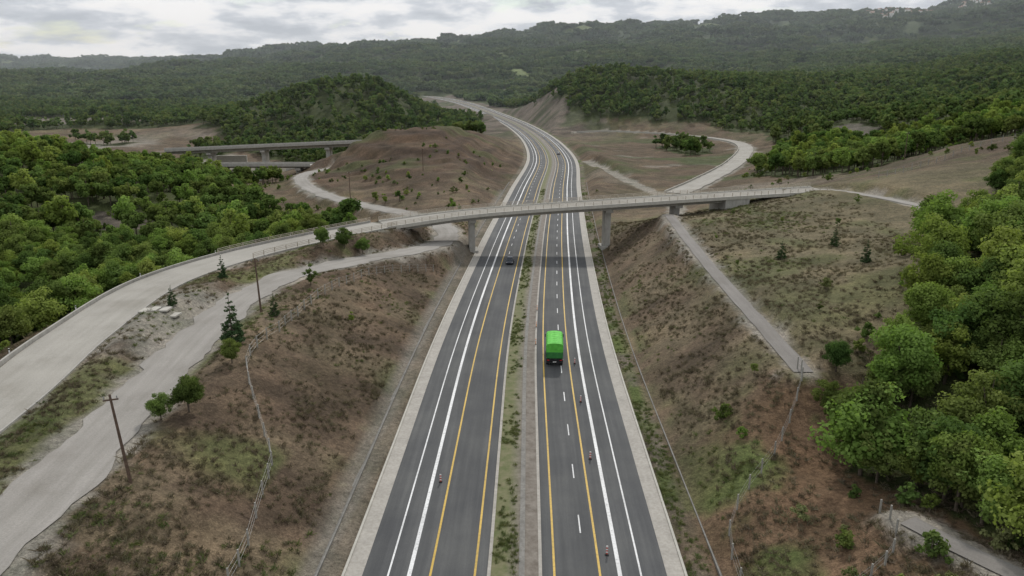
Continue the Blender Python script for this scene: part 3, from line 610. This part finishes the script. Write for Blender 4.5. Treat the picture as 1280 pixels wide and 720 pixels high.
for yv in np.arange(.35,5.9,.8):
    for s in (-1,1): mb.box((s*1.245,yv,1.75),(.05,.12,.9),0)
mb.box((0,-.01,1.78),(2.3,.06,.9),0)
for q in (-1,-.5,0,.5,1): mb.box((q,-.06,1.78),(.09,.05,.9),0)
mb.obj('cargo_body',[GRD],parent=truck,bevel=.02)
mb=MB()
for s in (-.45,.45): mb.box((s,3.8,.98),(.12,7.4,.28),0)
mb.box((0,-.05,.72),(2.3,.12,.16),0);mb.box((0,-.1,1.05),(2.3,.06,.14),0)
for s in (-1,1): mb.box((s*.95,-.14,1.05),(.34,.04,.13),1);mb.box((s*1.05,.35,.75),(.4,.03,.45),0);mb.box((s*1.05,3.5,.8),(.35,1.2,.5),0)
mb.box((0,-.14,.78),(.5,.03,.12),2);mb.obj('chassis',[BLK,LTR,WHT],parent=truck)
mb=MB()
for yv in (1.1,2.45,6.75):
    for s in (-1,1):
        mb.cyl((s*1.03,yv,.5),.5,.42,'x',20,0);mb.cyl((s*1.245,yv,.5),.27,.02,'x',16,1)
mb.obj('wheels',[RUB,CHR],parent=truck)
mb=MB();rr=[]
for z,yb,yf,ww in ((.75,6.15,8.05,1.2),(1.75,6.15,8.1,1.22),(2.0,6.15,8.05,1.22),(2.75,6.15,7.85,1.16),(2.95,6.2,7.7,1.08)):
    rr.append([(-ww,yb,z),(ww,yb,z),(ww,yf,z),(-ww,yf,z)])
mb.loft(rr,0);mb.box((0,8.0,2.35),(2.1,.06,.65),1)
for s in (-1,1): mb.box((s*1.21,7.2,2.35),(.04,.9,.55),1);mb.box((s*1.42,7.9,2.2),(.12,.1,.5),2);mb.box((s*1.32,7.9,2.4),(.2,.03,.03),2)
mb.box((0,6.6,3.0),(1.7,.5,.14),0);mb.obj('cab',[GRD,GLS,BLK],parent=truck,bevel=.03)
def car(name,col,x,y,rz):
    pm_=simple('car_paint_'+str(round(x)),col,.3,.05,2,.6);e=link(bpy.data.objects.new(name,None));e.location=(x,y,.012+float(zr(y)));e.rotation_euler=(0,0,rz)
    mb=MB();R_=[]
    for yv,hw,z0,z1 in ((-2.15,.72,.38,.75),(-2.05,.84,.28,.92),(-1.3,.89,.22,.98),(0,.90,.2,.98),(1.1,.89,.22,.95),(1.8,.85,.26,.82),(2.15,.70,.36,.62)):
        R_.append([(-hw*.96,yv,z0),(hw*.96,yv,z0),(hw,yv,(z0+z1)/2),(hw*.9,yv,z1),(-hw*.9,yv,z1),(-hw,yv,(z0+z1)/2)])
    mb.loft(R_,0);mb.obj('body',[pm_],parent=e,smooth=False,bevel=.04)
    mb=MB();mb.loft([[(-.79,-1.65,.97),(.79,-1.65,.97),(.78,1.0,.95),(-.78,1.0,.95)],[(-.62,-1.05,1.42),(.62,-1.05,1.42),(.62,.25,1.43),(-.62,.25,1.43)]],0);mb.loft([[(-.62,-1.05,1.424),(.62,-1.05,1.424),(.62,.25,1.434),(-.62,.25,1.434)],[(-.55,-.9,1.48),(.55,-.9,1.48),(.55,.15,1.48),(-.55,.15,1.48)]],1)
    mb.obj('cabin',[GLS,pm_],parent=e)
    mb=MB()
    for yv in (-1.3,1.35):
        for s in (-1,1): mb.cyl((s*.80,yv,.32),.32,.22,'x',16,0);mb.cyl((s*.915,yv,.32),.18,.02,'x',12,1)
    for s in (-1,1): mb.box((s*.62,-2.14,.72),(.3,.06,.13),2);mb.box((s*.58,2.1,.58),(.32,.08,.12),3);mb.box((s*.98,.6,1.0),(.16,.1,.1),0)
    mb.box((0,-2.17,.5),(.5,.02,.11),3);mb.obj('wheels_lights',[RUB,CHR,LTR,WHT],parent=e)
car('dark_car',(.03,.035,.045),float(cx(170))-5.2,170,math.pi)
car('grey_car',(.12,.13,.14),float(cx(470))+5.2,470,0);car('white_car',(.7,.7,.7),float(cx(620))+5.2,622,.05)
# ------------------------------------------------------------ houses on the ridge
RF=simple('roof_tiles',(.30,.15,.10),.8,.2,.3);WL=simple('house_wall',(.66,.64,.60),.8,.1,.3)
r=np.random.default_rng(77);mb=MB()
for k in range(66):
    sl=r.normal(.50,.035) if k<48 else r.normal(.40,.012)
    yc=np.linspace(2300,4300,160);zc=H(sl*yc,yc);j=int(np.argmax((zc-40)/yc));yv=yc[j]*r.uniform(.86,.985);x=sl*yv;y=yv
    g=hz(x,y);s=r.uniform(9,15);a=r.uniform(0,3);h=r.uniform(5,8)+14;mb.box((x,y,g+h/2),(s,s*.8,h),0,a)
    c_,s_=math.cos(a),math.sin(a);L=s*.55;Wd=s*.45;z=g+h
    q=[(-L,-Wd,z),(L,-Wd,z),(L,Wd,z),(-L,Wd,z),(-L,0,z+3),(L,0,z+3)];q=[(x+u*c_-v*s_,y+u*s_+v*c_,t) for u,v,t in q]
    mb.add(q,[(0,1,5,4),(3,4,5,2),(0,4,3),(1,2,5),(3,2,1,0)],1)
mb.obj('hillside_village',[WL,RF])
# ------------------------------------------------------------ sky and light
EL=40;AZ=6
w=bpy.data.worlds.new('World');SC.world=w;w.use_nodes=True;nt=w.node_tree;nt.nodes.clear()
out=N(nt,'ShaderNodeOutputWorld');sky=N(nt,'ShaderNodeTexSky',sky_type='NISHITA');sky.sun_disc=False;sky.sun_elevation=R(EL);sky.sun_rotation=R(AZ);sky.air_density=1.3;sky.dust_density=.4
b1=N(nt,'ShaderNodeBackground');b1.inputs[1].default_value=.10;nt.links.new(sky.outputs[0],b1.inputs[0])
tc=N(nt,'ShaderNodeTexCoord');sp=N(nt,'ShaderNodeSeparateXYZ');nt.links.new(tc.outputs['Generated'],sp.inputs[0])
mx=N(nt,'ShaderNodeMath',operation='MAXIMUM');mx.inputs[1].default_value=0;nt.links.new(sp.outputs[2],mx.inputs[0])
ad=N(nt,'ShaderNodeMath',operation='ADD');ad.inputs[1].default_value=.22;nt.links.new(mx.outputs[0],ad.inputs[0])
dx=N(nt,'ShaderNodeMath',operation='DIVIDE');dy=N(nt,'ShaderNodeMath',operation='DIVIDE')
for q,s_ in ((dx,0),(dy,1)): nt.links.new(sp.outputs[s_],q.inputs[0]);nt.links.new(ad.outputs[0],q.inputs[1])
cb=N(nt,'ShaderNodeCombineXYZ');nt.links.new(dx.outputs[0],cb.inputs[0]);nt.links.new(dy.outputs[0],cb.inputs[1])
c1=noise(nt,cb.outputs[0],1.9,9,.60);c2=noise(nt,cb.outputs[0],2.9,9,.57)
cov=ramp(nt,c1,[(.34,(.2,.2,.2)),(.44,(1,1,1))]);cc=ramp(nt,c2,[(.36,(.47,.51,.57)),(.46,(.64,.68,.74)),(.52,(.88,.90,.93)),(.59,(1.0,1.0,1.0))])
b2=N(nt,'ShaderNodeBackground');b2.inputs[1].default_value=1.02;nt.links.new(cc,b2.inputs[0])
ms=N(nt,'ShaderNodeMixShader');nt.links.new(cov,ms.inputs[0]);nt.links.new(b1.outputs[0],ms.inputs[1]);nt.links.new(b2.outputs[0],ms.inputs[2]);nt.links.new(ms.outputs[0],out.inputs[0])
s=bpy.data.lights.new('sun','SUN');s.energy=2.3;s.angle=R(4);s.color=(1,.97,.92);so=link(bpy.data.objects.new('sun',s));so.rotation_euler=(R(-(90-EL)),0,R(-AZ))
mb=MB();mb.box((0,3700,180),(11000,6400,620),0);hm,nt,o=newmat('atmosphere_haze')
vs=N(nt,'ShaderNodeVolumeScatter');vs.inputs['Color'].default_value=(.88,.95,1,1);vs.inputs['Density'].default_value=.00009;vs.inputs['Anisotropy'].default_value=.1;nt.links.new(vs.outputs[0],o.inputs['Volume'])
mb.obj('atmosphere_haze',[hm])
cam=bpy.data.cameras.new('camera');cam.sensor_width=36;cam.lens=36*914/1280;cam.clip_end=20000;co=link(bpy.data.objects.new('camera',cam))
co.location=(3.34,0,40);co.rotation_euler=(R(90-15.2),0,R(3.57));SC.camera=co
SC.view_settings.view_transform='Standard';SC.view_settings.look='None';SC.view_settings.exposure=0
